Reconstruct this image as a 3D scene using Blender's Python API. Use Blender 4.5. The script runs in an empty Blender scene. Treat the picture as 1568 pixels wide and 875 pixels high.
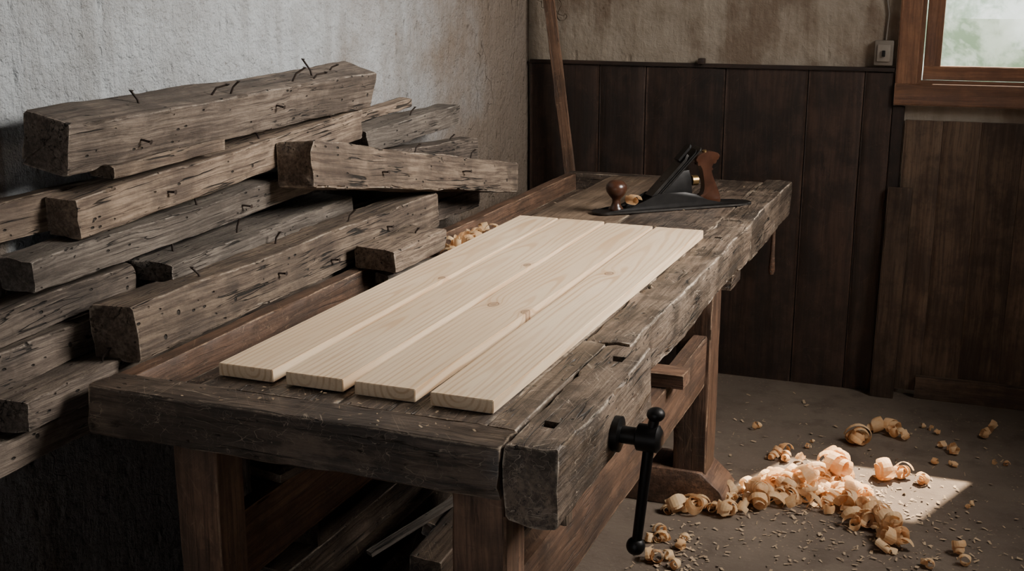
import bpy, bmesh, math, random
from mathutils import Vector, Matrix, noise as mn
random.seed(7)
D=0.7; H=1.519
def P(x,y,d): return Vector((x*D,y*D,H-d*D))
COL=bpy.context.scene.collection

# ---------------------------------------------------------------- node helpers
class G:
    def __init__(s,name):
        s.m=bpy.data.materials.new(name); s.m.use_nodes=True
        s.nt=s.m.node_tree; s.nt.nodes.clear()
        s.out=s.nt.nodes.new('ShaderNodeOutputMaterial')
    def node(s,t,**kw):
        n=s.nt.nodes.new(t)
        for k,v in kw.items(): setattr(n,k,v)
        return n
    def put(s,inp,v):
        if isinstance(v,bpy.types.NodeSocket): s.nt.links.new(v,inp)
        elif v is None: pass
        else:
            if isinstance(v,(tuple,list)) and len(v)==3 and inp.type=='RGBA': v=(*v,1)
            inp.default_value=v
    def math(s,op,a,b=0.0,clamp=False):
        n=s.node('ShaderNodeMath',operation=op,use_clamp=clamp); s.put(n.inputs[0],a); s.put(n.inputs[1],b); return n.outputs[0]
    def vmath(s,op,a,b):
        n=s.node('ShaderNodeVectorMath',operation=op); s.put(n.inputs[0],a); s.put(n.inputs[1],b); return n.outputs[0]
    def sep(s,v):
        n=s.node('ShaderNodeSeparateXYZ'); s.put(n.inputs[0],v); return n.outputs
    def obj(s): return s.node('ShaderNodeTexCoord').outputs['Object']
    def attr(s,name):
        n=s.node('ShaderNodeAttribute'); n.attribute_name=name; return n.outputs['Fac']
    def rot(s,v,ang):
        n=s.node('ShaderNodeVectorRotate',rotation_type='Z_AXIS'); s.put(n.inputs['Vector'],v); s.put(n.inputs['Angle'],ang); return n.outputs[0]
    def rnd(s):
        n=s.node('ShaderNodeObjectInfo'); return n.outputs['Random']
    def noise(s,vec,scale=5,detail=4,rough=.5,dist=0):
        n=s.node('ShaderNodeTexNoise'); s.put(n.inputs['Vector'],vec); s.put(n.inputs['Scale'],scale)
        s.put(n.inputs['Detail'],detail); s.put(n.inputs['Roughness'],rough); s.put(n.inputs['Distortion'],dist); return n.outputs[0]
    def voro(s,vec,scale,out='Distance',feature='F1'):
        n=s.node('ShaderNodeTexVoronoi',feature=feature); s.put(n.inputs['Vector'],vec); s.put(n.inputs['Scale'],scale); return n.outputs[out]
    def rng(s,v,a,b,c=0.0,d=1.0):
        n=s.node('ShaderNodeMapRange',interpolation_type='SMOOTHSTEP'); 
        for i,x in enumerate((v,a,b,c,d)): s.put(n.inputs[i],x)
        return n.outputs[0]
    def mix(s,f,a,b,blend='MIX'):
        n=s.node('ShaderNodeMix',data_type='RGBA',blend_type=blend); s.put(n.inputs[0],f); s.put(n.inputs[6],a); s.put(n.inputs[7],b); return n.outputs[2]
    def bump(s,h,st=.5,dist=.01,normal=None):
        n=s.node('ShaderNodeBump'); s.put(n.inputs['Strength'],st); s.put(n.inputs['Distance'],dist); s.put(n.inputs['Height'],h)
        if normal is not None: s.put(n.inputs['Normal'],normal)
        return n.outputs[0]
    def bsdf(s,col,rough=.7,normal=None,metal=0,spec=.5,finish=True):
        n=s.node('ShaderNodeBsdfPrincipled'); s.put(n.inputs['Base Color'],col); s.put(n.inputs['Roughness'],rough)
        s.put(n.inputs['Metallic'],metal); s.put(n.inputs['Specular IOR Level'],spec)
        if normal is not None: s.put(n.inputs['Normal'],normal)
        if finish: s.nt.links.new(n.outputs[0],s.out.inputs[0])
        return n.outputs[0]

def old_wood(name,light,dark,grime,rough=.75,fib=1.0,holes=.5,bumpd=.004,wear=.5,wearcol=None,grimeamt=.55,spec=.35,cracks=1.0,scratch=0.0):
    g=G(name); o=g.obj(); r=g.rnd()
    off=g.node('ShaderNodeCombineXYZ'); g.put(off.inputs[0],g.math('MULTIPLY',r,13.)); g.put(off.inputs[1],g.math('MULTIPLY',r,37.)); g.put(off.inputs[2],g.math('MULTIPLY',r,7.))
    p=g.vmath('ADD',o,off.outputs[0])
    warp=g.noise(g.vmath('MULTIPLY',p,(1,.4,1)),6,3,.5)
    st=g.vmath('MULTIPLY',p,(1,.035,1))
    comb=g.node('ShaderNodeCombineXYZ'); g.put(comb.inputs[0],g.math('MULTIPLY',warp,.03)); g.put(comb.inputs[2],g.math('MULTIPLY',warp,.03))
    st=g.vmath('ADD',st,comb.outputs[0])
    f1=g.noise(st,130*fib,5,.7)
    f2=g.noise(st,34*fib,4,.6)
    f3=g.noise(g.vmath('MULTIPLY',st,(1,2.2,1)),330*fib,2,.6)
    blot=g.noise(p,6,5,.65)
    blot2=g.noise(g.vmath('MULTIPLY',p,(1,.4,1)),17,6,.75)
    fine=g.noise(g.vmath('ADD',p,(3,1,2)),60,5,.75)
    ck=g.noise(st,42*fib,3,.5)
    wd_=g.math('ADD',.004,g.math('MULTIPLY',g.rng(g.noise(p,8,1),.4,.65),.016))
    crack=g.rng(g.math('ABSOLUTE',g.math('SUBTRACT',ck,.5)),.003,wd_,1,0)
    crack=g.math('MULTIPLY',crack,g.rng(g.noise(g.vmath('MULTIPLY',p,(1,.6,1)),7,3),.43,.51)); crack=g.math('MULTIPLY',crack,cracks)
    base=g.mix(g.rng(f1,.34,.64),dark,light)
    base=g.mix(g.math('MULTIPLY',g.rng(f2,.50,.66),.65),base,dark)
    base=g.mix(g.math('MULTIPLY',g.rng(f3,.52,.72),.25),base,tuple(min(1,c*1.25) for c in light))
    base=g.mix(g.math('MULTIPLY',g.rng(blot,.40,.60),grimeamt),base,grime)
    base=g.mix(g.math('MULTIPLY',g.rng(blot2,.53,.66),.6*grimeamt+.1),base,grime)
    base=g.mix(g.math('MULTIPLY',g.rng(fine,.56,.68),.5*grimeamt),base,grime)
    tone=g.math('ADD',.76,g.math('MULTIPLY',g.math('FRACT',g.math('MULTIPLY',r,17.3)),.5))
    tn=g.node('ShaderNodeCombineXYZ'); [g.put(tn.inputs[i],tone) for i in range(3)]
    base=g.mix(1.0,base,tn.outputs[0],'MULTIPLY')
    vd=g.voro(p,16); 
    hole=g.rng(vd,.06,.10,1,0)
    hole=g.math('MULTIPLY',hole,g.rng(g.noise(p,9,1),.46,.52)); hole=g.math('MULTIPLY',hole,holes)
    vd2=g.voro(g.vmath('MULTIPLY',p,(1,.5,1)),60); hole2=g.math('MULTIPLY',g.rng(vd2,.1,.2,1,0),g.rng(g.noise(p,22,1),.55,.60)); hole2=g.math('MULTIPLY',hole2,holes)
    dk=g.math('MAXIMUM',g.math('MAXIMUM',hole,hole2),crack)
    if scratch:
        for ang in (.9,-.6,1.5,.2):
            q=g.vmath('MULTIPLY',g.rot(p,ang),(1,.05,1)); sn=g.noise(q,60,1,.4)
            sc=g.rng(g.math('ABSOLUTE',g.math('SUBTRACT',sn,.5)),.001,.007,1,0)
            sc=g.math('MULTIPLY',sc,g.rng(g.noise(g.vmath('ADD',p,(ang,2,3)),11,3),.50,.60))
            base=g.mix(g.math('MULTIPLY',sc,scratch),base,wearcol or light)
        rub=g.rng(g.noise(g.vmath('ADD',g.vmath('MULTIPLY',p,(1,.35,1)),(7,7,7)),13,6,.7),.54,.66)
        base=g.mix(g.math('MULTIPLY',rub,scratch),base,light)
    ed=g.attr('edge')
    if wearcol:
        wv=g.math('ADD',g.math('MULTIPLY',ed,.28),g.math('ADD',g.math('MULTIPLY',blot2,.75),g.math('MULTIPLY',fine,.35)))
        wv=g.rng(wv,.72,.92)
        wv=g.math('MULTIPLY',wv,g.rng(ed,.02,.4))
        base=g.mix(g.math('MULTIPLY',wv,wear),base,wearcol)
    base=g.mix(g.math('MULTIPLY',dk,.92),base,(.010,.008,.006))
    h=g.math('ADD',g.math('MULTIPLY',f1,.5),g.math('MULTIPLY',f2,.5)); h=g.math('ADD',h,g.math('MULTIPLY',blot2,.6)); h=g.math('SUBTRACT',h,g.math('MULTIPLY',dk,1.2))
    g.bsdf(base,g.rng(f2,.3,.7,rough-.12,rough+.1),g.bump(h,.9,bumpd),spec=spec)
    return g.m

def plain(name,col,rough=.5,metal=0,var=.3,scale=20,bump=.3,bd=.002,spec=.5):
    g=G(name); o=g.obj(); n=g.noise(o,scale,5,.6)
    c=g.mix(g.math('MULTIPLY',g.rng(n,.35,.65),var),col,tuple(x*.35 for x in col))
    g.bsdf(c,rough,g.bump(n,bump,bd),metal,spec); return g.m

def fresh_pine(name,knots,u0,seed):
    g=G(name); o=g.obj(); p=g.vmath('ADD',o,(seed*1.7,seed*3.1,seed))
    w=g.noise(g.vmath('MULTIPLY',p,(1.2,.35,1)),5,2,.5)
    X,Y,Z=g.sep(o)[:3]
    xx=g.math('SUBTRACT',X,u0); zz=g.math('ADD',g.math('MULTIPLY',Y,.035),.035)
    zz=g.math('ADD',zz,g.math('MULTIPLY',g.math('SUBTRACT',w,.5),.055)); zz=g.math('SUBTRACT',zz,Z)
    r=g.math('SQRT',g.math('ADD',g.math('MULTIPLY',xx,xx),g.math('MULTIPLY',zz,zz)))
    core=None; halo=None
    for (kx,ky,s) in knots:
        dx=g.math('SUBTRACT',X,kx); dy=g.math('MULTIPLY',g.math('SUBTRACT',Y,ky),.6)
        d=g.math('SQRT',g.math('ADD',g.math('MULTIPLY',dx,dx),g.math('MULTIPLY',dy,dy)))
        q=g.math('DIVIDE',d,.022*s); e=g.math('EXPONENT',g.math('MULTIPLY',g.math('MULTIPLY',q,q),-1.0))
        r=g.math('ADD',r,g.math('MULTIPLY',e,.018*s))
        c=g.rng(d,.004*s,.010*s,1,0)
        ringk=g.rng(g.math('ABSOLUTE',g.math('SUBTRACT',d,.009*s)),.0,.003,.8,0)
        c=g.math('MAXIMUM',g.math('MULTIPLY',c,.55),ringk)
        core=c if core is None else g.math('MAXIMUM',core,c)
        hl=g.rng(d,.008*s,.035*s,1,0); halo=hl if halo is None else g.math('MAXIMUM',halo,hl)
    ring=g.math('SINE',g.math('MULTIPLY',r,2*math.pi/.0125))
    ring=g.rng(ring,.0,1.0)
    ring=g.math('MULTIPLY',ring,g.rng(g.noise(g.vmath('MULTIPLY',p,(1,.15,1)),25,2),.3,.7,.4,1))
    fib=g.noise(g.vmath('MULTIPLY',p,(1,.03,1)),260,3,.6)
    tone=g.noise(g.vmath('MULTIPLY',p,(1,.3,1)),6,3)
    base=g.mix(g.rng(tone,.35,.65),(.82,.63,.43),(.74,.545,.355))
    base=g.mix(g.math('MULTIPLY',ring,.7),base,(.56,.33,.17))
    base=g.mix(g.math('MULTIPLY',g.rng(fib,.5,.75),.30),base,(.48,.30,.18))
    base=g.mix(g.math('MULTIPLY',halo,.3),base,(.55,.30,.15))
    base=g.mix(core,base,(.17,.08,.04))
    g.bsdf(base,.62,g.bump(g.math('ADD',fib,g.math('MULTIPLY',ring,.5)),.25,.0008),spec=.3)
    return g.m

# ---------------------------------------------------------------- mesh helpers
def link(ob,parent=None):
    COL.objects.link(ob)
    if parent is not None: ob.parent=parent
    return ob
def mesh_obj(name,bm,mat,parent=None,smooth=35,mw=None):
    me=bpy.data.meshes.new(name); bmesh.ops.recalc_face_normals(bm,faces=bm.faces[:]); bm.to_mesh(me); bm.free()
    if smooth:
        for f in me.polygons: f.use_smooth=True
        me.set_sharp_from_angle(angle=math.radians(smooth))
    if mat: me.materials.append(mat)
    ob=bpy.data.objects.new(name,me); link(ob,parent)
    if mw is not None: ob.matrix_world=mw
    return ob
def empty(name,loc=(0,0,0)):
    e=bpy.data.objects.new(name,None); e.empty_display_size=.1; e.location=loc; COL.objects.link(e); return e

def timber(name,p0,p1,w,h,mat,wear=1.0,roll=0,seed=None,parent=None,seg=.03,side=None,taper=1.0,chip=1.0):
    """rough sawn timber from p0 to p1 (centre line); grain along local Y"""
    p0=Vector(p0); p1=Vector(p1); d=(p1-p0); L=d.length; d.normalize()
    if side is None: side=Vector((1,0,0)) if abs(d.x)<.8 else Vector((0,-1,0))
    side=Vector(side); side=(side-d*side.dot(d)).normalized(); up=side.cross(d).normalized()
    M=Matrix((side,d,up)).transposed().to_4x4()
    M=M@Matrix.Rotation(math.radians(roll),4,'Y'); M.translation=(p0+p1)/2
    if seed is None: seed=random.random()*100
    us=[-1,-.9,-.5,0,.5,.9,1]
    ring=[(u,-1) for u in us]+[(1,v) for v in us[1:]]+[(u,1) for u in reversed(us[:-1])]+[(-1,v) for v in reversed(us[1:-1])]
    n=max(6,int(L/seg)); e1=min(.006,.02*L)
    ys=[-L/2,-L/2+e1]+[-L/2+L*i/n for i in range(1,n)]+[L/2-e1,L/2]
    bm=bmesh.new(); el=bm.verts.layers.float.new('edge'); rings=[]
    for k,y in enumerate(ys):
        end=(k==0 or k==len(ys)-1); sc=1-(.02*min(wear,1)+.008 if end else 0)
        tp=1+(taper-1)*(y/L+.5)
        vs=[]
        for (u,v) in ring:
            x=u*w/2*tp*sc; z=v*h/2*tp*sc
            nv=mn.noise_vector(Vector((x*9+seed,y*3.5,z*9-seed)))
            nf=mn.noise_vector(Vector((x*40+seed,y*18,z*40-seed)))
            xx=x+wear*(nv.x*.004+nf.x*.0016); zz=z+wear*(nv.z*.004+nf.z*.0016)
            corner=(abs(u)==1 and abs(v)==1)
            near=(abs(u)>=.9 and abs(v)>=.9)
            if near:
                cn=mn.noise(Vector((y*7+seed*3,u*5,v*5)))+.8*mn.noise(Vector((y*32+seed,u*7,v*7)))
                c=(.002+.016*chip*max(0,cn-.18)*wear) if corner else .005*max(0,cn-.3)*wear*chip
                c=min(c,min(w,h)*.16)
                xx-=math.copysign(c,u); zz-=math.copysign(c,v)
            yy=y
            if k<2 or k>len(ys)-3:
                yy+=wear*.008*mn.noise(Vector((x*25+seed,z*25,seed+(0 if k<2 else 9))))
            vt=bm.verts.new((xx,yy,zz)); vt[el]=1.0 if (corner or end) else (.3 if near else 0.0); vs.append(vt)
        rings.append(vs)
    m=len(ring)
    for a,b in zip(rings,rings[1:]):
        for i in range(m): bm.faces.new((a[i],a[(i+1)%m],b[(i+1)%m],b[i]))
    for vs,s in ((rings[0],-1),(rings[-1],1)):
        c=sum((v.co for v in vs),Vector())/m
        inn=[bm.verts.new(c+(v.co-c)*.8+Vector((0,wear*.003*mn.noise(v.co*40),0))) for v in vs]
        cv=bm.verts.new(c)
        for i in range(m):
            j=(i+1)%m; bm.faces.new((vs[i],vs[j],inn[j],inn[i])); bm.faces.new((inn[i],inn[j],cv))
    return mesh_obj(name,bm,mat,parent,34,M)

def slab(name,x0,x1,y0,y1,z0,z1,mat,parent=None,axis='y',wear=.4,**k):
    cx,cy,cz=(x0+x1)/2,(y0+y1)/2,(z0+z1)/2
    if axis=='y': return timber(name,(cx,y0,cz),(cx,y1,cz),x1-x0,z1-z0,mat,wear,parent=parent,side=(1,0,0),**k)
    if axis=='x': return timber(name,(x0,cy,cz),(x1,cy,cz),y1-y0,z1-z0,mat,wear,parent=parent,side=(0,-1,0),**k)
    return timber(name,(cx,cy,z0),(cx,cy,z1),x1-x0,y1-y0,mat,wear,parent=parent,side=(1,0,0),**k)

def box_bm(bm,x0,x1,y0,y1,z0,z1):
    v=[bm.verts.new((x,y,z)) for x in (x0,x1) for y in (y0,y1) for z in (z0,z1)]
    for f in ((0,1,3,2),(4,6,7,5),(0,4,5,1),(2,3,7,6),(0,2,6,4),(1,5,7,3)): bm.faces.new([v[i] for i in f])
    return v
def box(name,x0,x1,y0,y1,z0,z1,mat,parent=None,bevel=0,center=True):
    bm=bmesh.new(); c=Vector(((x0+x1)/2,(y0+y1)/2,(z0+z1)/2)) if center else Vector()
    box_bm(bm,x0-c.x,x1-c.x,y0-c.y,y1-c.y,z0-c.z,z1-c.z)
    if bevel: bmesh.ops.bevel(bm,geom=bm.edges[:],offset=bevel,segments=2,affect='EDGES',profile=.6)
    return mesh_obj(name,bm,mat,parent,30,Matrix.Translation(c))
def tube_bm(bm,pts,rads,n=14):
    pts=[Vector(p) for p in pts]
    if not isinstance(rads,(list,tuple)): rads=[rads]*len(pts)
    prev=None; rings=[]
    for i,p in enumerate(pts):
        t=(pts[min(i+1,len(pts)-1)]-pts[max(i-1,0)]).normalized()
        if prev is None: ref=Vector((0,0,1)) if abs(t.z)<.9 else Vector((1,0,0)); prev=(ref-t*ref.dot(t)).normalized()
        else: prev=(prev-t*prev.dot(t)).normalized()
        b=t.cross(prev)
        rings.append([bm.verts.new(p+(prev*math.cos(a)+b*math.sin(a))*rads[i]) for a in [2*math.pi*k/n for k in range(n)]])
    for a,b in zip(rings,rings[1:]):
        for i in range(n): bm.faces.new((a[i],a[(i+1)%n],b[(i+1)%n],b[i]))
    bm.faces.new(rings[0]); bm.faces.new(list(reversed(rings[-1])))
def tube(name,pts,rads,mat,parent=None,n=14,mw=None):
    bm=bmesh.new(); tube_bm(bm,pts,rads,n); return mesh_obj(name,bm,mat,parent,50,mw)
def prism(name,poly,y0,y1,mat,parent=None,bevel=0,seg=2,mw=None):
    """poly in (x,z), extruded along y"""
    bm=bmesh.new(); a=[bm.verts.new((x,y0,z)) for x,z in poly]; b=[bm.verts.new((x,y1,z)) for x,z in poly]
    n=len(poly); bm.faces.new(a); bm.faces.new(list(reversed(b)))
    for i in range(n): bm.faces.new((a[i],a[(i+1)%n],b[(i+1)%n],b[i]))
    if bevel:
        es=[e for e in bm.edges if abs(e.verts[0].co.y-e.verts[1].co.y)<1e-6]
        bmesh.ops.bevel(bm,geom=es,offset=bevel,segments=seg,affect='EDGES',profile=.5)
    return mesh_obj(name,bm,mat,parent,45,mw)
def smoothpoly(pts,n=6):
    out=[]; m=len(pts)
    for i in range(m):
        p0,p1,p2,p3=[Vector(pts[(i+k-1)%m]) for k in range(4)]
        for j in range(n):
            t=j/n
            q=.5*((2*p1)+(-p0+p2)*t+(2*p0-5*p1+4*p2-p3)*t*t+(-p0+3*p1-3*p2+p3)*t**3); out.append((q.x,q.y))
    return out
def cut(ob,x0,x1,y0,y1,z0,z1):
    bm=bmesh.new(); box_bm(bm,x0,x1,y0,y1,z0,z1); bmesh.ops.recalc_face_normals(bm,faces=bm.faces[:])
    me=bpy.data.meshes.new('c'); bm.to_mesh(me); bm.free(); c=bpy.data.objects.new('c',me); COL.objects.link(c)
    c.matrix_world=ob.matrix_world.copy()
    mo=ob.modifiers.new('b','BOOLEAN'); mo.object=c; mo.operation='DIFFERENCE'; mo.solver='EXACT'
    bpy.context.view_layer.update()
    dg=bpy.context.evaluated_depsgraph_get(); nm=bpy.data.meshes.new_from_object(ob.evaluated_get(dg)); ob.modifiers.clear(); ob.data=nm
    bpy.data.objects.remove(c)

# ---------------------------------------------------------------- materials
M_beam=old_wood('weathered_timber',(.195,.150,.115),(.062,.045,.035),(.035,.026,.020),.8,1,.95,.008,.7,(.36,.295,.235),.6)
M_beam2=old_wood('weathered_timber_brown',(.245,.178,.125),(.080,.054,.039),(.042,.030,.023),.8,.9,.95,.008,.7,(.40,.32,.24),.55)
M_grey=old_wood('weathered_timber_grey',(.225,.185,.15),(.078,.061,.049),(.040,.031,.025),.82,1.1,.9,.008,.7,(.37,.315,.26),.45)
M_bench=old_wood('bench_wood',(.165,.116,.083),(.055,.038,.027),(.021,.015,.012),.46,.8,.6,.005,.9,(.40,.31,.225),.65,.5,.8,.7)
M_benchf=old_wood('bench_wood_front',(.225,.162,.116),(.070,.048,.034),(.023,.017,.012),.5,.8,.95,.007,1.0,(.56,.45,.34),.65,.5,1.0,.8)
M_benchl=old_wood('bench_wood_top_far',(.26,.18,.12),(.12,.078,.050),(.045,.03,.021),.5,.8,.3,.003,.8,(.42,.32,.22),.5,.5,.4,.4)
M_red=old_wood('bench_wood_red',(.20,.108,.064),(.082,.044,.028),(.031,.02,.014),.6,.8,.2,.003,.7,(.40,.26,.16),.55,.45,.4,.25)
M_wains=old_wood('wainscot_wood',(.046,.025,.017),(.023,.013,.009),(.010,.007,.005),.6,.5,.1,.0015,.5,(.11,.062,.042),.65,.35,.15,.2)
M_panel=old_wood('stained_panel_wood',(.125,.080,.050),(.060,.037,.025),(.030,.019,.014),.8,.6,.1,.0015,.2,(.15,.10,.07),.6,.3,.15)
M_win=old_wood('window_wood',(.23,.105,.05),(.135,.058,.028),(.07,.034,.019),.5,.8,.0,.0012,.5,(.42,.25,.15),.4,.4,.15)
M_iron=plain('dark_iron',(.022,.020,.019),.45,.75,.4,30,.3,.001)
M_steel=plain('worn_steel',(.085,.078,.072),.33,.9,.5,25,.2,.001)
M_tote=plain('varnished_rosewood',(.055,.021,.011),.28,0,.6,18,.1,.001)
M_brass=plain('brass',(.30,.19,.08),.35,.9,.4)
M_nail=plain('rusty_nail',(.03,.018,.012),.7,.4,.4)

def plaster(name,base,stain_shade,dirt,staintop,cornerY=None,bd=.014):
    g=G(name); o=g.obj(); X,Y,Z=g.sep(o)[:3]
    n1=g.noise(o,2.2,6,.6); n2=g.noise(o,9,6,.65); n3=g.noise(o,45,5,.65); n4=g.noise(o,200,3,.6)
    dr=g.noise(g.vmath('MULTIPLY',o,(1,1,.12)),11,5,.6)
    c=g.mix(g.math('MULTIPLY',g.rng(n2,.4,.65),.5),base,dirt)
    c=g.mix(g.math('MULTIPLY',g.rng(dr,.46,.66),.65),c,dirt)
    c=g.mix(g.math('MULTIPLY',g.rng(g.math('ADD',n1,g.math('MULTIPLY',dr,.35)),staintop,staintop+.14),.8),c,stain_shade)
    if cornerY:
        cg=g.rng(g.math('ADD',Y,g.math('MULTIPLY',g.math('SUBTRACT',n1,.5),2.6)),cornerY[0],cornerY[1]); c=g.mix(g.math('MULTIPLY',cg,.9),c,stain_shade)  # brown grime near the corner, also painting in its darker shading
        lg=g.rng(g.math('ADD',Z,g.math('MULTIPLY',g.math('SUBTRACT',n1,.5),.9)),.35,1.35,1,0); c=g.mix(g.math('MULTIPLY',lg,.8),c,tuple(x*.6 for x in stain_shade))
    sp=g.math('MULTIPLY',g.rng(g.voro(o,7),.02,.055,1,0),g.rng(g.noise(o,4,1),.5,.56))
    c=g.mix(g.math('MULTIPLY',sp,.6),c,(.09,.055,.035))
    sp2=g.math('MULTIPLY',g.rng(g.voro(o,38),.08,.2,1,0),g.rng(g.noise(o,8,2),.56,.64))
    c=g.mix(g.math('MULTIPLY',sp2,.4),c,(.12,.08,.055))
    ck=g.noise(o,1.3,5,.5); ckm=g.math('MULTIPLY',g.rng(g.math('ABSOLUTE',g.math('SUBTRACT',ck,.5)),.0005,.002,1,0),g.rng(g.noise(g.vmath('ADD',o,(5,2,1)),1.6,1),.54,.58))
    c=g.mix(g.math('MULTIPLY',ckm,.45),c,(.1,.07,.05))
    pit=g.math('MULTIPLY',g.rng(g.voro(g.vmath('MULTIPLY',o,(1,1,.6)),24),.05,.3,1,0),g.rng(g.noise(o,6,2),.45,.6))
    h=g.math('ADD',g.math('MULTIPLY',n2,1.3),g.math('MULTIPLY',n3,1.0)); h=g.math('ADD',h,g.math('MULTIPLY',n4,.2)); h=g.math('ADD',h,g.math('MULTIPLY',dr,1.5)); h=g.math('SUBTRACT',h,g.math('MULTIPLY',ckm,.4)); h=g.math('SUBTRACT',h,g.math('MULTIPLY',pit,.5))
    g.bsdf(c,.9,g.bump(h,1.0,bd),spec=.2); return g
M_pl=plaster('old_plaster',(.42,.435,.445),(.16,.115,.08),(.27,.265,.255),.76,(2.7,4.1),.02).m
M_pb=plaster('stained_plaster',(.29,.24,.185),(.14,.095,.065),(.21,.165,.12),.62,None,.004).m
M_pd=plain('dark_plaster',(.20,.17,.14),.9)  # unseen walls and ceiling; darkness set to limit bounce light

g=G('dusty_concrete'); o=g.obj()
n1=g.noise(o,1.6,6,.6); n2=g.noise(o,8,6,.65); n3=g.noise(o,70,4,.7)
c=g.mix(g.rng(n1,.35,.65),(.112,.083,.062),(.16,.121,.091)); c=g.mix(g.math('MULTIPLY',g.rng(n2,.45,.7),.6),c,(.070,.051,.038))
c=g.mix(g.math('MULTIPLY',g.rng(n3,.55,.75),.5),c,(.20,.15,.11))
dots=g.math('MULTIPLY',g.rng(g.voro(o,55),.1,.22,1,0),g.rng(g.noise(o,5,3),.5,.6)); c=g.mix(g.math('MULTIPLY',dots,.6),c,(.32,.23,.145))
g.bsdf(c,.85,g.bump(g.math('ADD',g.math('ADD',n2,g.math('MULTIPLY',n3,.35)),n1),.6,.012),spec=.25); M_floor=g.m

g=G('wood_shaving'); o=g.obj(); n=g.noise(o,14,3); f=g.noise(o,90,3)
c=g.mix(g.rng(n,.35,.65),(.84,.60,.35),(.77,.48,.24)); c=g.mix(g.math('MULTIPLY',g.rng(f,.45,.7),.4),c,(.86,.68,.45))
s1=g.bsdf(c,.55,None,spec=.3,finish=False); tr=g.node('ShaderNodeBsdfTranslucent'); g.put(tr.inputs[0],c)
ms=g.node('ShaderNodeMixShader'); g.put(ms.inputs[0],.38); g.put(ms.inputs[1],s1); g.put(ms.inputs[2],tr.outputs[0]); g.nt.links.new(ms.outputs[0],g.out.inputs[0]); M_shav=g.m

# ---------------------------------------------------------------- room shell
XW=-1.695; YW=4.55; XR=1.25; YF=-1.6; ZC=3.1
GX0,GX1,GZ0,GZ1=-.205,.50,1.175,1.93   # window opening in back wall
bm=bmesh.new()
box_bm(bm,XW-.2,GX0,YW,YW+.1,0,ZC); box_bm(bm,GX1,XR+.2,YW,YW+.1,0,ZC); box_bm(bm,GX0,GX1,YW,YW+.1,0,GZ0); box_bm(bm,GX0,GX1,YW,YW+.1,GZ1,ZC)
mesh_obj('wall_back',bm,M_pb,None,0)
bm=bmesh.new(); ny,nz=90,40
def wl(y,z): return XW+.006*mn.noise(Vector((0,y*1.3,z*1.3)))+.003*mn.noise(Vector((3,y*5,z*5)))-.004
gr=[[bm.verts.new((wl(YF+(YW-YF)*i/ny,ZC*j/nz),YF+(YW-YF)*i/ny,ZC*j/nz)) for j in range(nz+1)] for i in range(ny+1)]
for i in range(ny):
    for j in range(nz): bm.faces.new((gr[i][j],gr[i+1][j],gr[i+1][j+1],gr[i][j+1]))
b1=[bm.verts.new((XW-.2,YF,0)),bm.verts.new((XW-.2,YF,ZC)),bm.verts.new((XW-.2,YW,ZC)),bm.verts.new((XW-.2,YW,0))]; bm.faces.new(b1)
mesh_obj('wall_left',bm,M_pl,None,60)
box('floor',XW-.2,XR+.2,YF-.1,YW+.1,-.1,0,M_floor,center=False)
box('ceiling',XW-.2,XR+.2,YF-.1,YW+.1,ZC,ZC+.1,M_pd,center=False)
# front wall; doorway opening added behind the viewer to let in fill light
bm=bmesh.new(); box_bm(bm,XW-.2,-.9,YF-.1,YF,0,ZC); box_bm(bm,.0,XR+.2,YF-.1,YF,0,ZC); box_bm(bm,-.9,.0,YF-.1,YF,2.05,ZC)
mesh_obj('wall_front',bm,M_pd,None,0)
dr_=empty('fill_doorway_1')
for nm,a in (('jamb_left',(-.9,-.84,0,2.05)),('jamb_right',(-.06,.0,0,2.05)),('lintel',(-.9,0,2.0,2.05))):
    box(nm,a[0],a[1],YF-.12,YF+.02,a[2],a[3],M_red,dr_,.004)
RY0,RY1,RZ0,RZ1=2.45,3.75,1.75,2.9
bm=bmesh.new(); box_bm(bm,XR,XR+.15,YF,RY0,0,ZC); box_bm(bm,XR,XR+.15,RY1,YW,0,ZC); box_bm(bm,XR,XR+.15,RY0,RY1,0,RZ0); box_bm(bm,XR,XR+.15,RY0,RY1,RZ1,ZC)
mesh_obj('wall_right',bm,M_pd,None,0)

wa=empty('wainscot_back')
xs=[-2.41,-1.99,-1.72,-1.276,-.836,-.548,-.402,-.338]
for i in range(len(xs)-1):
    top=1.215+.003*math.sin(i*2.3) if i<len(xs)-2 else 1.092
    slab('board_%d'%(i+1),xs[i]*D+.0015,xs[i+1]*D-.0015 if i!=5 else xs[i+1]*D,YW-.024,YW-.001,0.0,top,M_wains,wa,'z',.25,seg=.12)
slab('cap_rail',-2.41*D,-.402*D,YW-.032,YW-.001,1.216,1.230,M_wains,wa,'x',.3,seg=.12)
box('knob',-1.41*D-.012,-1.41*D+.012,YW-.045,YW-.01,1.228,1.25,M_wains,wa,.004)
wp=empty('stained_panel_back')
xs=[-.332*D,-.10,.03,.17,.31,.46,.62,.80]
for i in range(len(xs)-1):
    slab('board_%d'%(i+1),xs[i]+.0002,xs[i+1]-.0002,YW-.014,YW-.001,.02,1.045,M_panel,wp,'z',.12,seg=.15)
slab('baseboard_back',-.12,1.2,YW-.05,YW-.016,0.0,.085,M_panel,None,'x',.4)
timber('leaning_plank',(-.235,YW-.075,.0),(-.228,YW-.04,.80),.085,.022,M_panel,.3,seed=4)
timber('leaning_batten',(-1.365,YW-.12,.0),(-1.64,YW-.05,1.75),.042,.022,M_red,.5)

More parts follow.
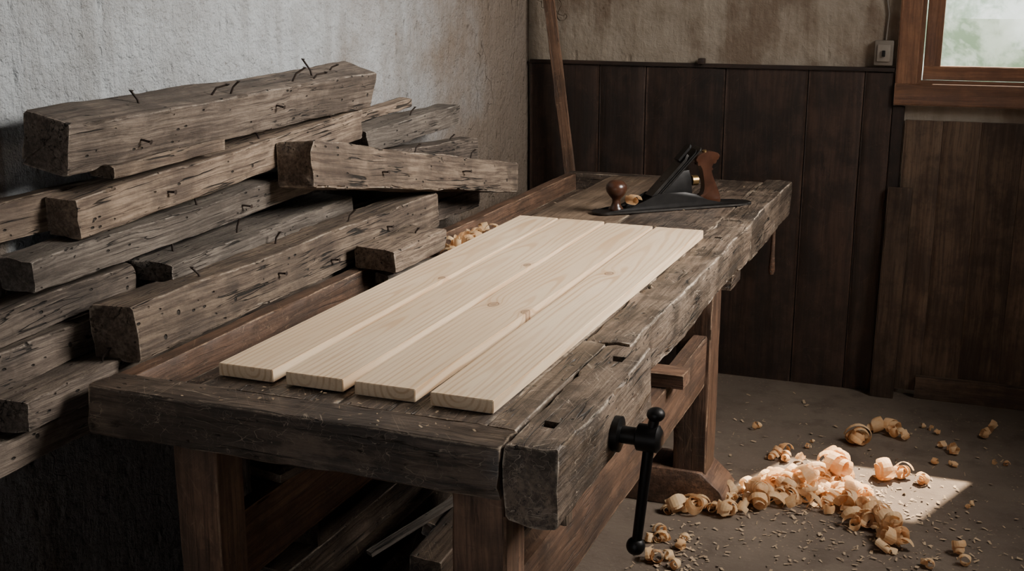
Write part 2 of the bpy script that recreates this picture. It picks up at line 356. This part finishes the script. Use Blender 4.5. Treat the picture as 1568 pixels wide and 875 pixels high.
w=empty('window_1')
cx0,cz0=-.277,1.10
WT=2.0
slab('casing_left',cx0,GX0+.002,YW-.035,YW,cz0,WT,M_win,w,'z',.25)
slab('casing_bottom',cx0,GX1+.075,YW-.04,YW,cz0,GZ0+.002,M_win,w,'x',.25)
slab('casing_right',GX1-.002,GX1+.075,YW-.035,YW,cz0,WT,M_win,w,'z',.25)
slab('casing_top',cx0,GX1+.075,YW-.035,YW,GZ1,WT,M_win,w,'x',.25)
slab('bead_left',GX0-.002,GX0+.014,YW-.012,YW+.03,GZ0,GZ1,M_win,w,'z',.2)
slab('bead_bottom',GX0,GX1,YW-.012,YW+.03,GZ0,GZ0+.012,M_win,w,'x',.2)
slab('sash_left',GX0+.018,-.13,YW+.012,YW+.05,GZ0+.014,GZ1,M_win,w,'z',.2)
slab('sash_right',GX1-.06,GX1,YW+.012,YW+.05,GZ0+.014,GZ1,M_win,w,'z',.2)
slab('sash_bottom',GX0+.018,GX1,YW+.010,YW+.05,GZ0+.014,1.238,M_win,w,'x',.2)
slab('sash_top',GX0+.018,GX1,YW+.012,YW+.05,GZ1-.05,GZ1,M_win,w,'x',.2)
w2=empty('window_2')
for nm,a in (('frame_bottom',(RY0,RY1,RZ0,RZ0+.06)),('frame_top',(RY0,RY1,RZ1-.06,RZ1)),('frame_left',(RY0,RY0+.06,RZ0,RZ1)),('frame_right',(RY1-.06,RY1,RZ0,RZ1))):
    box(nm,XR-.02,XR+.06,a[0],a[1],a[2],a[3],M_win,w2,.004)

sk=empty('wall_socket'); M_plas=plain('old_bakelite',(.16,.13,.10),.5,0,.3)
box('housing',-.357,-.292,YW-.03,YW,1.238,1.327,M_plas,sk,.004)
box('plate',-.347,-.302,YW-.036,YW-.028,1.252,1.313,plain('bakelite_face',(.23,.19,.15),.5),sk,.003)
box('switch',-.330,-.319,YW-.044,YW-.034,1.270,1.292,M_iron,sk,.002)
tube('wall_cable',[(-.322,YW-.006,1.328),(-.318,YW-.006,1.42),(-.334,YW-.006,1.5),(-.33,YW-.006,1.62),(-.322,YW-.006,2.0),(-.322,YW-.006,ZC-.01)],.003,M_plas)

g=G('hedge_leaves'); o=g.obj(); n=g.noise(o,3.6,5,.6); n2=g.noise(o,10,3,.5)
c=g.mix(g.rng(n,.40,.60),(.36,.46,.34),(.82,.86,.80)); c=g.mix(g.math('MULTIPLY',g.rng(n2,.5,.65),.5),c,(.92,.95,.92)); g.bsdf(c,.9,spec=.1)
bm=bmesh.new(); nx,nz=90,50
gr=[[bm.verts.new((-4+9*i/nx,9.0+.5*mn.noise(Vector((i*.2,j*.2,0)))+.12*mn.noise(Vector((i*.7,j*.7,5))),5*j/nz)) for j in range(nz+1)] for i in range(nx+1)]
for i in range(nx):
    for j in range(nz): bm.faces.new((gr[i][j],gr[i+1][j],gr[i+1][j+1],gr[i][j+1]))
mesh_obj('garden_hedge',bm,g.m)
box('ground_outside',-8,9,YW+.12,14,-.2,-.02,plain('grass',(.2,.3,.12),.9),center=False)

# ---------------------------------------------------------------- workbench
B=empty('workbench'); ZT=.819
XL=-1.448
slab('end_cap',XL,-.646,1.600,1.685,ZT-.092,ZT,M_bench,B,'x',1.4,seed=3)
slab('tray_rim',XL,-1.412,1.685,4.30,ZT-.10,ZT-.002,M_red,B,'y',.7,seed=5)
slab('tray_floor',-1.412,-1.268,1.685,4.30,ZT-.09,ZT-.062,M_bench,B,'y',.3)
slab('top_plank_1',-1.268,-.985,1.686,3.30,ZT-.075,ZT-.001,M_bench,B,'y',.45,seed=11)
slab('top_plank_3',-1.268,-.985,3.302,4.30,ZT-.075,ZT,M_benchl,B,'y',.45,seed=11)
slab('top_plank_2',-.984,-.700,1.686,4.34,ZT-.075,ZT,M_bench,B,'y',.45,seed=12)
slab('far_cap',XL,-.985,4.30,4.345,ZT-.10,ZT,M_bench,B,'x',.5)
slab('front_strip_near',-.699,-.649,1.686,2.19,ZT-.11,ZT,M_benchf,B,'y',.9)
fs=slab('front_strip',-.699,-.602,2.195,3.56,ZT-.115,ZT,M_benchf,B,'y',1.9,seed=21,seg=.022)
eb=slab('end_block',-.697,-.604,3.572,4.385,ZT-.127,ZT+.003,M_benchf,B,'y',1.4,seed=22)
slab('guide_block',-.71,-.625,3.40,3.54,ZT-.18,ZT-.115,M_bench,B,'y',.5)
jaw=slab('vise_jaw',-.642,-.551,1.612,2.178,ZT-.130,ZT+.004,M_benchf,B,'y',1.7,seed=33,seg=.02)
def dog(ob,x,y,s=.013):
    mi=ob.matrix_world.inverted(); c=mi@Vector((x,y,ZT)); cut(ob,c.x-s,c.x+s,c.y-s*1.1,c.y+s*1.1,c.z-.05,c.z+.05)
bpy.context.view_layer.update()
dog(jaw,-.603,1.715); dog(jaw,-.597,2.09)
dog(fs,-.65,3.28,.011)
for i,(x0,x1,y0,y1) in enumerate(((-.75,-.652,1.648,1.735),(-1.305,-1.215,1.648,1.735),(-.752,-.650,3.25,3.38),(-1.34,-1.24,3.25,3.38))):
    slab('leg_%d'%(i+1),x0,x1,y0,y1,.10,ZT-.08,M_red,B,'z',.6)
foot=[(-1.42,0),(-1.42,.055),(-1.36,.115),(-.69,.115),(-.66,.115),(-.605,.065),(-.588,.045),(-.588,0)]
for i,(y0,y1) in enumerate(((1.645,1.74),(3.235,3.395))):
    prism('foot_%d'%(i+1),foot,y0,y1,M_red,B,.005)
slab('stretcher_right',-.703,-.662,1.70,3.34,.385,.535,M_red,B,'y',.6)
slab('stretcher_left',-1.29,-1.25,1.70,3.34,.385,.53,M_red,B,'y',.6)
slab('cross_batten',-1.32,-.618,2.76,2.84,.536,.575,M_red,B,'x',.5)
slab('under_rail_far',-1.3,-.70,3.28,3.34,.60,.74,M_bench,B,'x',.4)
slab('vise_guide',-.66,-.60,1.80,1.835,.60,.70,M_benchf,B,'z',.5)
vz=.737; vy=1.925
tube('vise_flange',[(-.553,vy,vz),(-.541,vy,vz),(-.538,vy,vz)],[.033,.033,.024],M_iron,B,24)
tube('vise_screw',[(-.541,vy,vz),(-.49,vy,vz)],.016,M_iron,B,20)
tube('vise_hub',[(-.512,vy,vz),(-.508,vy,vz),(-.472,vy,vz),(-.466,vy,vz)],[.018,.025,.025,.017],M_iron,B,24)
hx=-.487
tube('vise_handle',[(hx+.009,vy,.783),(hx+.008,vy,.779),(hx,vy,.737),(hx-.018,vy-.002,.535),(hx-.019,vy-.002,.53)],[.009,.0095,.0105,.0095,.009],M_iron,B,16)
def ball(name,c,r,mat,parent,sx=1,sy=1,sz=1,mw=None):
    bm=bmesh.new(); bmesh.ops.create_uvsphere(bm,u_segments=24,v_segments=14,radius=r)
    for v in bm.verts: v.co=Vector((v.co.x*sx,v.co.y*sy,v.co.z*sz))+Vector(c)
    return mesh_obj(name,bm,mat,parent,60,mw)
ball('handle_ball_low',(hx-.02,vy-.002,.525),.0175,M_iron,B)
ball('handle_ball_high',(hx+.0095,vy,.783),.0165,M_iron,B,1,1,.8)
tube('far_vise_peg',[(-.628,4.17,.70),(-.628,4.17,.60),(-.628,4.17,.53),(-.628,4.17,.515)],[.007,.008,.012,.008],M_red,B)

# ---------------------------------------------------------------- fresh boards
bd=[((-1.257,-1.141),(-1.255,-1.133),1.735,3.285,[(.05,-.03,.7)],.012),
    ((-1.114,-.997),(-1.126,-.988),1.735,3.283,[(.052,.17,.8)],-.02),
    ((-.973,-.855),(-.976,-.838),1.733,3.268,[(-.030,-.20,1.15),(.056,-.23,.9)],.03),
    ((-.825,-.708),(-.827,-.688),1.730,3.262,[(-.026,.17,1.0)],-.01)]
for i,(a,b,y0,y1,kn,u0) in enumerate(bd):
    cx=(a[0]+a[1]+b[0]+b[1])/4; cy=(y0+y1)/2; cz=ZT+.0135
    bm=bmesh.new(); vs={}
    for yi,(xx,y) in enumerate(((a,y0),(b,y1))):
        for xi in (0,1):
            for zi in (0,1): vs[(xi,yi,zi)]=bm.verts.new((xx[xi]-cx,y-cy,(-.012,.012)[zi]))
    q=lambda *k:[vs[t] for t in k]
    for f in (q((0,0,0),(1,0,0),(1,0,1),(0,0,1)),q((0,1,0),(0,1,1),(1,1,1),(1,1,0)),q((0,0,0),(0,0,1),(0,1,1),(0,1,0)),q((1,0,0),(1,1,0),(1,1,1),(1,0,1)),q((0,0,1),(1,0,1),(1,1,1),(0,1,1)),q((0,0,0),(0,1,0),(1,1,0),(1,0,0))): bm.faces.new(f)
    bmesh.ops.bevel(bm,geom=bm.edges[:],offset=.0012,segments=2,affect='EDGES')
    mesh_obj('pine_board',bm,fresh_pine('fresh_pine_%d'%(i+1),kn,u0,i*2.3+1),None,30,Matrix.Translation((cx,cy,cz)))

# ---------------------------------------------------------------- timber pile
beams=[
 ((-2.27,2.44,.405),(-2.285,4.18,.380),.15,.145,M_beam,14,1.0),
 ((-2.30,2.515,.615),(-2.30,4.13,.528),.115,.112,M_beam2,3,1.0),
 ((-2.245,2.62,.502),(-2.245,3.16,.485),.08,.04,M_beam2,4,1.0),
 ((-2.295,2.32,.735),(-2.33,4.0,.695),.11,.09,M_grey,5,1.0),
 ((-2.255,2.80,.832),(-2.315,4.02,.826),.16,.062,M_grey,2,1.0),
 ((-2.34,1.85,.875),(-2.34,2.77,.84),.12,.09,M_beam,0,1.0),
 ((-2.325,2.15,.96),(-2.325,4.6,.94),.14,.10,M_beam,0,1.0),
 ((-2.145,2.50,.925),(-2.165,4.50,.925),.155,.155,M_beam2,-2,.96),
 ((-2.205,2.14,1.045),(-2.225,4.5,1.045),.155,.085,M_beam,0,1.0),
 ((-2.35,2.35,1.058),(-2.35,4.9,1.055),.10,.095,M_beam,0,1.0),
 ((-2.28,2.0,1.145),(-2.28,4.4,1.145),.22,.09,M_beam,0,1.0),
 ((-2.165,3.50,.598),(-2.085,5.28,.905),.14,.165,M_beam2,-6,.82),
 ((-1.965,3.68,.957),(-1.965,4.12,.957),.17,.08,M_beam2,3,1.0),
 ((-2.30,4.17,.60),(-2.30,5.08,.585),.12,.095,M_grey,4,1.0),
 ((-2.375,4.2,.525),(-2.38,4.80,.51),.06,.04,M_beam2,0,1.0),
 ((-2.385,1.8,.615),(-2.385,3.0,.60),.055,.11,M_beam2,0,1.0),
 ((-2.30,4.2,.71),(-2.30,5.28,.775),.13,.11,M_beam,0,1.0),
 ((-2.30,4.65,.885),(-2.30,5.30,.905),.12,.12,M_beam,0,1.0),
 ((-2.30,4.75,1.00),(-2.30,5.30,1.015),.12,.09,M_beam,0,1.0),
]
bobs=[]
for i,(a,b,w_,h_,m,roll,tp) in enumerate(beams):
    bobs.append(timber('reclaimed_beam',P(*a),P(*b),w_*D,h_*D,m,1.5,roll,seed=i*7.7+1,taper=tp,seg=.018))
bpy.context.view_layer.update()
def nail(bi,u,y,L=.035,bend=.012,side='top'):
    ob=bobs[bi]; hh=beams[bi][3]*D/2; ww=beams[bi][2]*D/2
    if side=='top': base=Vector((u*ww,y,hh-.006)); dr=Vector((0,0,1))
    else: base=Vector((ww-.006,y,u*hh)); dr=Vector((1,0,0))
    pts=[base,base+dr*L*.55+Vector((bend*.3,bend*.4,bend*.2)),base+dr*L+Vector((bend,bend*1.4,0)),base+dr*(L+.002)+Vector((bend,bend*1.4,0))]
    n=tube('nail',[ob.matrix_world@p for p in pts],[.0026,.0024,.0024,.0055],M_nail,None,8); n.parent=ob; n.matrix_parent_inverse=ob.matrix_world.inverted()
nail(0,.3,-.12,.03,.02); nail(0,.5,-.06,.032,.008); nail(0,.4,.21,.042,.016); nail(0,.2,.33,.045,-.02); nail(0,.5,.30,.025,.02)
nail(4,-.1,-.33,.055,-.006); nail(4,.2,-.1,.035,.004); nail(3,.5,-.05,.04,-.01); nail(2,.4,.02,.02,.006)
nail(11,.3,-.05,.025,.01); nail(7,.4,.2,.03,.012); nail(1,.3,.1,.03,-.01); nail(7,.1,-.2,.016,.006,'s'); nail(11,.1,.2,.018,.006,'s'); nail(1,-.1,-.3,.016,.005,'s'); nail(3,0,.1,.018,.007,'s'); nail(0,-.1,-.4,.018,.006,'s')
nail(13,.3,.0,.03,.01); nail(1,.5,.42,.028,.012); nail(7,.5,-.45,.028,-.01); nail(3,.4,-.35,.03,.008); nail(0,-.2,.45,.022,.012); nail(12,.2,.05,.02,.006)
nail(7,.2,.35,.016,.006,'s'); nail(7,-.3,.05,.016,.005,'s'); nail(11,-.2,-.3,.016,.005,'s'); nail(1,.2,.2,.016,.006,'s'); nail(0,.2,.1,.016,.006,'s'); nail(8,.5,-.6,.03,.01)
nail(0,.1,-.35,.03,-.012); nail(11,.5,.3,.026,.01); nail(7,-.2,-.1,.03,.008); nail(16,.4,.2,.026,.01)
rack=empty('lumber_rack')
for i,y in enumerate((3.3,4.15)):
    slab('arm_%d'%(i+1),-2.405*D,-2.12*D,y*D-.03,y*D+.03,H-1.30*D,H-1.193*D,M_beam,rack,'x',.3)
    slab('post_%d'%(i+1),-2.40*D,-2.31*D,y*D-.03,y*D+.03,0,H-1.303*D,M_beam,rack,'z',.3)

timber('thin_offcut',(-1.355,2.07,.775),(-1.285,2.58,.785),.03,.008,M_grey,.4,10)
timber('wood_offcut',(-1.38,2.62,.788),(-1.315,2.84,.788),.05,.03,M_grey,.7,5)
fl=empty('shade_filler_planks')  # dark planks added to stand in for shade on the floor
for k,(x,z,w_) in enumerate(((-1.56,.05,.10),(-1.43,.045,.10),(-1.57,.15,.10),(-1.45,.14,.09),(-1.55,.24,.11),(-1.44,.22,.07))):
    timber('plank_%d'%(k+1),(x,1.95+.07*k,z),(x+.01*(k%2),2.95+.06*k if k%2 else 3.95,z),w_,.085,M_bench,.7,parent=fl) if x>-1.5 else timber('plank_%d'%(k+1),(x,2.42,z),(x,2.86,z),w_,.085,M_bench,.7,parent=fl)
ofs=empty('scrap_and_shade_filler')  # scrap under the bench, with extra dark pieces added to darken the floor
for k in range(48):
    lv=k//11
    x=random.uniform(-1.16,-.96) if k%2 else random.uniform(-1.16,-1.05); y=random.uniform(1.98,3.0); a=random.uniform(-.45,.45); L=random.uniform(.18,.38)
    z=.03+.055*lv
    timber('piece_%d'%(k+1),(x-math.sin(a)*L*.4,y-math.cos(a)*L*.6,z),(x+math.sin(a)*L*.4,y+math.cos(a)*L*.6,z+random.uniform(-.01,.03)),random.uniform(.05,.10),random.uniform(.03,.055),random.choice([M_bench,M_beam,M_red]),.6,random.uniform(-12,12),parent=ofs)
timber('stick',(-1.19,2.16,.27),(-1.05,2.42,.34),.02,.012,M_grey,.4,parent=ofs)
timber('shelf_board',(-1.28,1.9,.553),(-1.06,3.0,.59),.09,.02,M_bench,.5)

# ---------------------------------------------------------------- shavings
def curl(bm,pos,R,wd,turns,seed,lift=0,ori=None):
    rnd=random.Random(seed); n=int(16*turns)+5
    if ori is None: ori=Matrix.Rotation(rnd.uniform(0,6.28),3,'Z')@Matrix.Rotation(rnd.uniform(-.5,.5) if rnd.random()<.6 else rnd.uniform(-1.5,1.5),3,'X')
    rows=[]; sh=rnd.uniform(-.8,1.1)*wd; k=rnd.uniform(.30,.7); tail=rnd.uniform(.0,.5)
    for i in range(n+1):
        t=i/n; th=t*turns*2*math.pi; r=R*(1-(1-k)*t**.8)*(1+.05*math.sin(th*1.7+seed)); r*=1+tail*max(0,.15-t)/.15; row=[]
        ww=wd*(1-.5*abs(2*t-1)**4)*(1+.08*math.sin(t*9+seed))
        for j in range(4):
            v=j/3-.5; rr=r*(1-.05*(2*v)**2)
            p=Vector((rr*math.cos(th),v*ww+sh*t+.002*math.sin(th*3+seed+v*4),rr*math.sin(th)))
            row.append(ori@p)
        rows.append(row)
    mz=min(p.z for r in rows for p in r); off=Vector(pos)+Vector((0,0,-mz+lift))
    vr=[[bm.verts.new(p+off) for p in r] for r in rows]
    for a,b in zip(vr,vr[1:]):
        for j in range(3): bm.faces.new((a[j],a[j+1],b[j+1],b[j]))
WS=empty('wood_shavings'); TS=empty('tray_shavings')
bm=bmesh.new(); R_=random.Random(5); sd=0
clusters=[((-.69,3.22),.05,10,.029),((-.65,3.24),.04,9,.027),((-.59,3.24),.05,10,.026),((-.53,3.33),.06,13,.026),((-.48,3.40),.07,23,.028),((-.43,3.45),.07,25,.030),((-.38,3.44),.07,23,.031),((-.36,3.51),.06,18,.033),
 ((-.31,3.54),.06,17,.035),((-.281,3.47),.07,20,.033),((-.227,3.41),.06,17,.032),((-.18,3.34),.05,14,.030),((-.14,3.28),.045,12,.027),((-.11,3.20),.045,11,.024)]
for (c,s,n,R0) in clusters:
    for k in range(n):
        dx,dy=R_.gauss(0,s*.6),R_.gauss(0,s*.58); sd+=1
        dist=math.hypot(dx,dy)/s; lift=max(0,R_.uniform(-.02,.055)*(1.2-dist)) if n>10 else 0
        curl(bm,(max(-.74,c[0]+dx),c[1]+dy,0.001),R0*R_.uniform(.5,1.2),R_.uniform(.014,.038),R_.choice([R_.uniform(.6,.95),R_.uniform(1.0,2.4),R_.uniform(1.2,2.4)]),sd,lift)
for (x,y,R0,n) in ((-.162,3.667,.045,1),(-.10,3.70,.028,2),(-.05,3.69,.024,2),(-.272,3.98,.036,2),(-.24,3.96,.028,2),(-.194,4.095,.036,2),(-.12,4.06,.026,2),(.014,3.996,.020,3),(.137,4.205,.020,4),(-.51,3.73,.024,3),(-.48,3.71,.018,3),(-.612,3.945,.014,2),(-.70,2.849,.022,4),(.088,3.157,.022,2),(-.70,2.98,.02,4),(-.04,4.15,.012,3),(-.68,3.02,.018,3),(.03,3.85,.012,3),(-.02,3.12,.015,2),(.2,3.9,.012,2),(.12,3.55,.010,2),(-.40,3.88,.010,2)):
    for k in range(n):
        sd+=1; curl(bm,(x+R_.gauss(0,.022)*(n>1),y+R_.gauss(0,.022)*(n>1),0.001),R0*R_.uniform(.7,1.1),R0*R_.uniform(.7,1.2),R_.uniform(1.1,2.5),sd)
for k in range(5):
    sd+=1; curl(bm,(R_.uniform(-.36,-.26),R_.uniform(3.5,3.62),.001),.038,.042,R_.uniform(1.4,2.4),sd,.05)
mesh_obj('curls',bm,M_shav,WS,0)
bm=bmesh.new()
for k in range(28):
    sd+=1; curl(bm,(R_.uniform(-1.37,-1.31),R_.uniform(2.98,3.28),ZT-.06),.024*R_.uniform(.6,1.1),R_.uniform(.012,.028),R_.uniform(.8,2),sd,R_.uniform(0,.035))
mesh_obj('curls',bm,M_shav,TS,0)
def flakes(name,gen,n,zf,s0,s1,mat,parent=None):
    bm=bmesh.new()
    for k in range(n):
        x,y=gen(); a=R_.uniform(0,6.28); L=R_.uniform(s0,s1); wd=L*R_.uniform(.25,.8); ti=R_.uniform(-.4,.4)
        M=Matrix.Translation((x,y,zf+.002+abs(math.sin(ti))*L*.5))@Matrix.Rotation(a,4,'Z')@Matrix.Rotation(ti,4,'Y')
        v=[bm.verts.new(M@Vector(p)) for p in ((-L/2,-wd/2,0),(L/2,-wd/2*R_.random(),.15*L),(L/2,wd/2,.1*L),(-L/2,wd/2*R_.random(),0))]
        bm.faces.new(v)
    return mesh_obj(name,bm,mat,parent,0)
def gfl():
    if R_.random()<.65: return (max(-.76,R_.gauss(-.22,.22)),R_.gauss(3.32,.24))
    if R_.random()<.4: return (max(-.76,R_.gauss(-.66,.06)),R_.gauss(2.9,.12))
    return (R_.uniform(-.75,.5),R_.uniform(2.6,4.4))
M_chip=plain('wood_chip',(.44,.31,.19),.8,0,.5)
flakes('chips',gfl,1200,0,.003,.018,M_chip,WS)
flakes('debris',lambda:(R_.uniform(-1.405,-1.275),R_.uniform(1.7,4.25)),350,ZT-.06,.003,.012,plain('old_chip',(.25,.18,.12),.8),B)
flakes('bench_dust',lambda:(R_.uniform(-1.26,-.62),R_.choice([R_.uniform(1.61,1.72),R_.uniform(3.3,4.3)])),160,ZT+.001,.002,.008,M_chip,B)

# ---------------------------------------------------------------- hand plane
HP=empty('hand_plane')
org=Vector((-1.090,3.50,ZT+.002)); ux=Vector((.40,.355,0)).normalized(); uy=Vector((-ux.y,ux.x,0))
T=Matrix((ux,uy,Vector((0,0,1)))).transposed().to_4x4()@Matrix.Scale(1.045,4); T.translation=org
def hp(ob): ob.matrix_world=T; return ob
bm=bmesh.new()
pl=[(0,.012),(.012,.03),(.03,.036),(.51,.036),(.528,.03),(.54,.012),(.54,-.012),(.528,-.03),(.51,-.036),(.03,-.036),(.012,-.03),(0,-.012)]
a=[bm.verts.new((x,y,0)) for x,y in pl]; b=[bm.verts.new((x,y,.008)) for x,y in pl]; bm.faces.new(a); bm.faces.new(b)
for i in range(len(pl)): j=(i+1)%len(pl); bm.faces.new((a[i],a[j],b[j],b[i]))
bmesh.ops.bevel(bm,geom=bm.edges[:],offset=.0015,segments=1,affect='EDGES')
hp(mesh_obj('sole',bm,M_steel,HP,30))
ck=[(.02,.006),(.06,.012),(.11,.018),(.155,.036),(.19,.052),(.22,.056),(.29,.056),(.33,.046),(.37,.026),(.42,.014),(.50,.010),(.52,.006)]
hp(prism('cheek_1',ck,-.036,-.0315,M_iron,HP,.001,1)); hp(prism('cheek_2',ck,.0315,.036,M_iron,HP,.001,1))
hp(prism('frog',[(.175,.008),(.31,.008),(.325,.03),(.318,.09),(.31,.12),(.29,.12)],-.022,.022,M_iron,HP,.002))
def plate(name,s0,z0,s1,z1,th,wd,mat,off=0,rt=.012):
    d=Vector((s1-s0,0,z1-z0)); L=d.length; d.normalize(); n=Vector((-d.z,0,d.x)); bm=bmesh.new()
    out=[(0,-wd/2),(L-rt,-wd/2),(L-rt*.3,-wd/2+rt*.5),(L,-wd/4),(L,wd/4),(L-rt*.3,wd/2-rt*.5),(L-rt,wd/2),(0,wd/2)]
    A=[bm.verts.new(Vector((s0,0,z0))+d*l+Vector((0,y,0))+n*off) for l,y in out]; Bv=[bm.verts.new(v.co+n*th) for v in A]
    bm.faces.new(A); bm.faces.new(Bv)
    for i in range(len(A)): j=(i+1)%len(A); bm.faces.new((A[i],A[j],Bv[j],Bv[i]))
    return hp(mesh_obj(name,bm,mat,HP,30))
plate('blade',.178,.012,.352,.186,.004,.052,M_steel)
plate('chip_breaker',.184,.02,.34,.176,.004,.05,M_iron,.0045)
plate('lever_cap',.196,.034,.318,.156,.009,.048,M_steel,.009,.02)
plate('lever_cam',.292,.135,.335,.180,.007,.03,M_iron,.018,.01)
hp(tube('adjuster_wheel',[(.325,-.006,.085),(.345,-.006,.085)],.016,M_brass,HP,24))
hp(tube('adjuster_stem',[(.30,-.006,.085),(.345,-.006,.085)],.005,M_steel,HP,12))
hp(tube('cap_screw',[(.235,0,.085),(.228,0,.093)],.008,M_steel,HP,16))
def lathe(name,prof,s,mat):
    bm=bmesh.new(); tube_bm(bm,[(s,0,z) for r,z in prof],[r for r,z in prof],28); return hp(mesh_obj(name,bm,mat,HP,60))
lathe('front_knob',[(.022,.008),(.022,.014),(.016,.02),(.012,.032),(.013,.042),(.022,.052),(.030,.064),(.032,.074),(.030,.085),(.022,.094),(.012,.098),(.004,.099)],.075,M_tote)
tt=smoothpoly([(.425,.010),(.424,.035),(.412,.065),(.398,.095),(.392,.118),(.400,.138),(.418,.150),(.420,.160),(.406,.169),(.382,.172),(.355,.167),(.338,.154),(.338,.142),(.350,.134),(.360,.118),(.366,.092),(.370,.062),(.362,.035),(.345,.018),(.343,.010)],4)
hp(prism('tote_handle',tt,-.0125,.0125,M_tote,HP,.0055,3))
hp(tube('tote_screw',[(.372,0,.168),(.37,0,.176)],.007,M_brass,HP,14))
bm=bmesh.new(); curl(bm,(.135,-.005,.02),.02,.035,1.6,77,0,Matrix.Rotation(.3,3,'Z')); hp(mesh_obj('mouth_shaving',bm,M_shav,HP,0))

# ---------------------------------------------------------------- lights
def area(name,loc,target,sx,sy,e,col,spread=180):
    l=bpy.data.lights.new(name,'AREA'); l.shape='RECTANGLE'; l.size=sx; l.size_y=sy; l.energy=e; l.color=col; l.spread=math.radians(spread)
    o=bpy.data.objects.new(name,l); o.location=loc; o.rotation_euler=(Vector(target)-Vector(loc)).to_track_quat('-Z','Y').to_euler(); COL.objects.link(o); return o
area('skylight_window_light',(XR-.04,3.0,2.34),(-1.5,2.80,1.0),1.15,.95,56,(1.0,.962,.905),96)
s=bpy.data.lights.new('sun','SUN'); s.energy=30; s.angle=math.radians(1.0); s.color=(1,.84,.64)
so=bpy.data.objects.new('sun',s); so.rotation_euler=Vector((-.43,-1.05,-1.6)).to_track_quat('-Z','Y').to_euler(); so.location=(1,8,6); COL.objects.link(so)
wd=bpy.data.worlds.new('sky'); bpy.context.scene.world=wd; wd.use_nodes=True; bg=wd.node_tree.nodes['Background']; bg.inputs[0].default_value=(.95,.97,1,1); bg.inputs[1].default_value=3.2

# ---------------------------------------------------------------- camera
cam=bpy.data.cameras.new('camera'); co=bpy.data.objects.new('camera',cam); COL.objects.link(co)
cam.sensor_width=36; cam.lens=36*1808/1568; cam.clip_start=.05
p=math.radians(14.27); psi=math.radians(21.3)
co.location=(0,0,H); co.rotation_euler=(math.pi/2-p,0,psi)
bpy.context.scene.camera=co
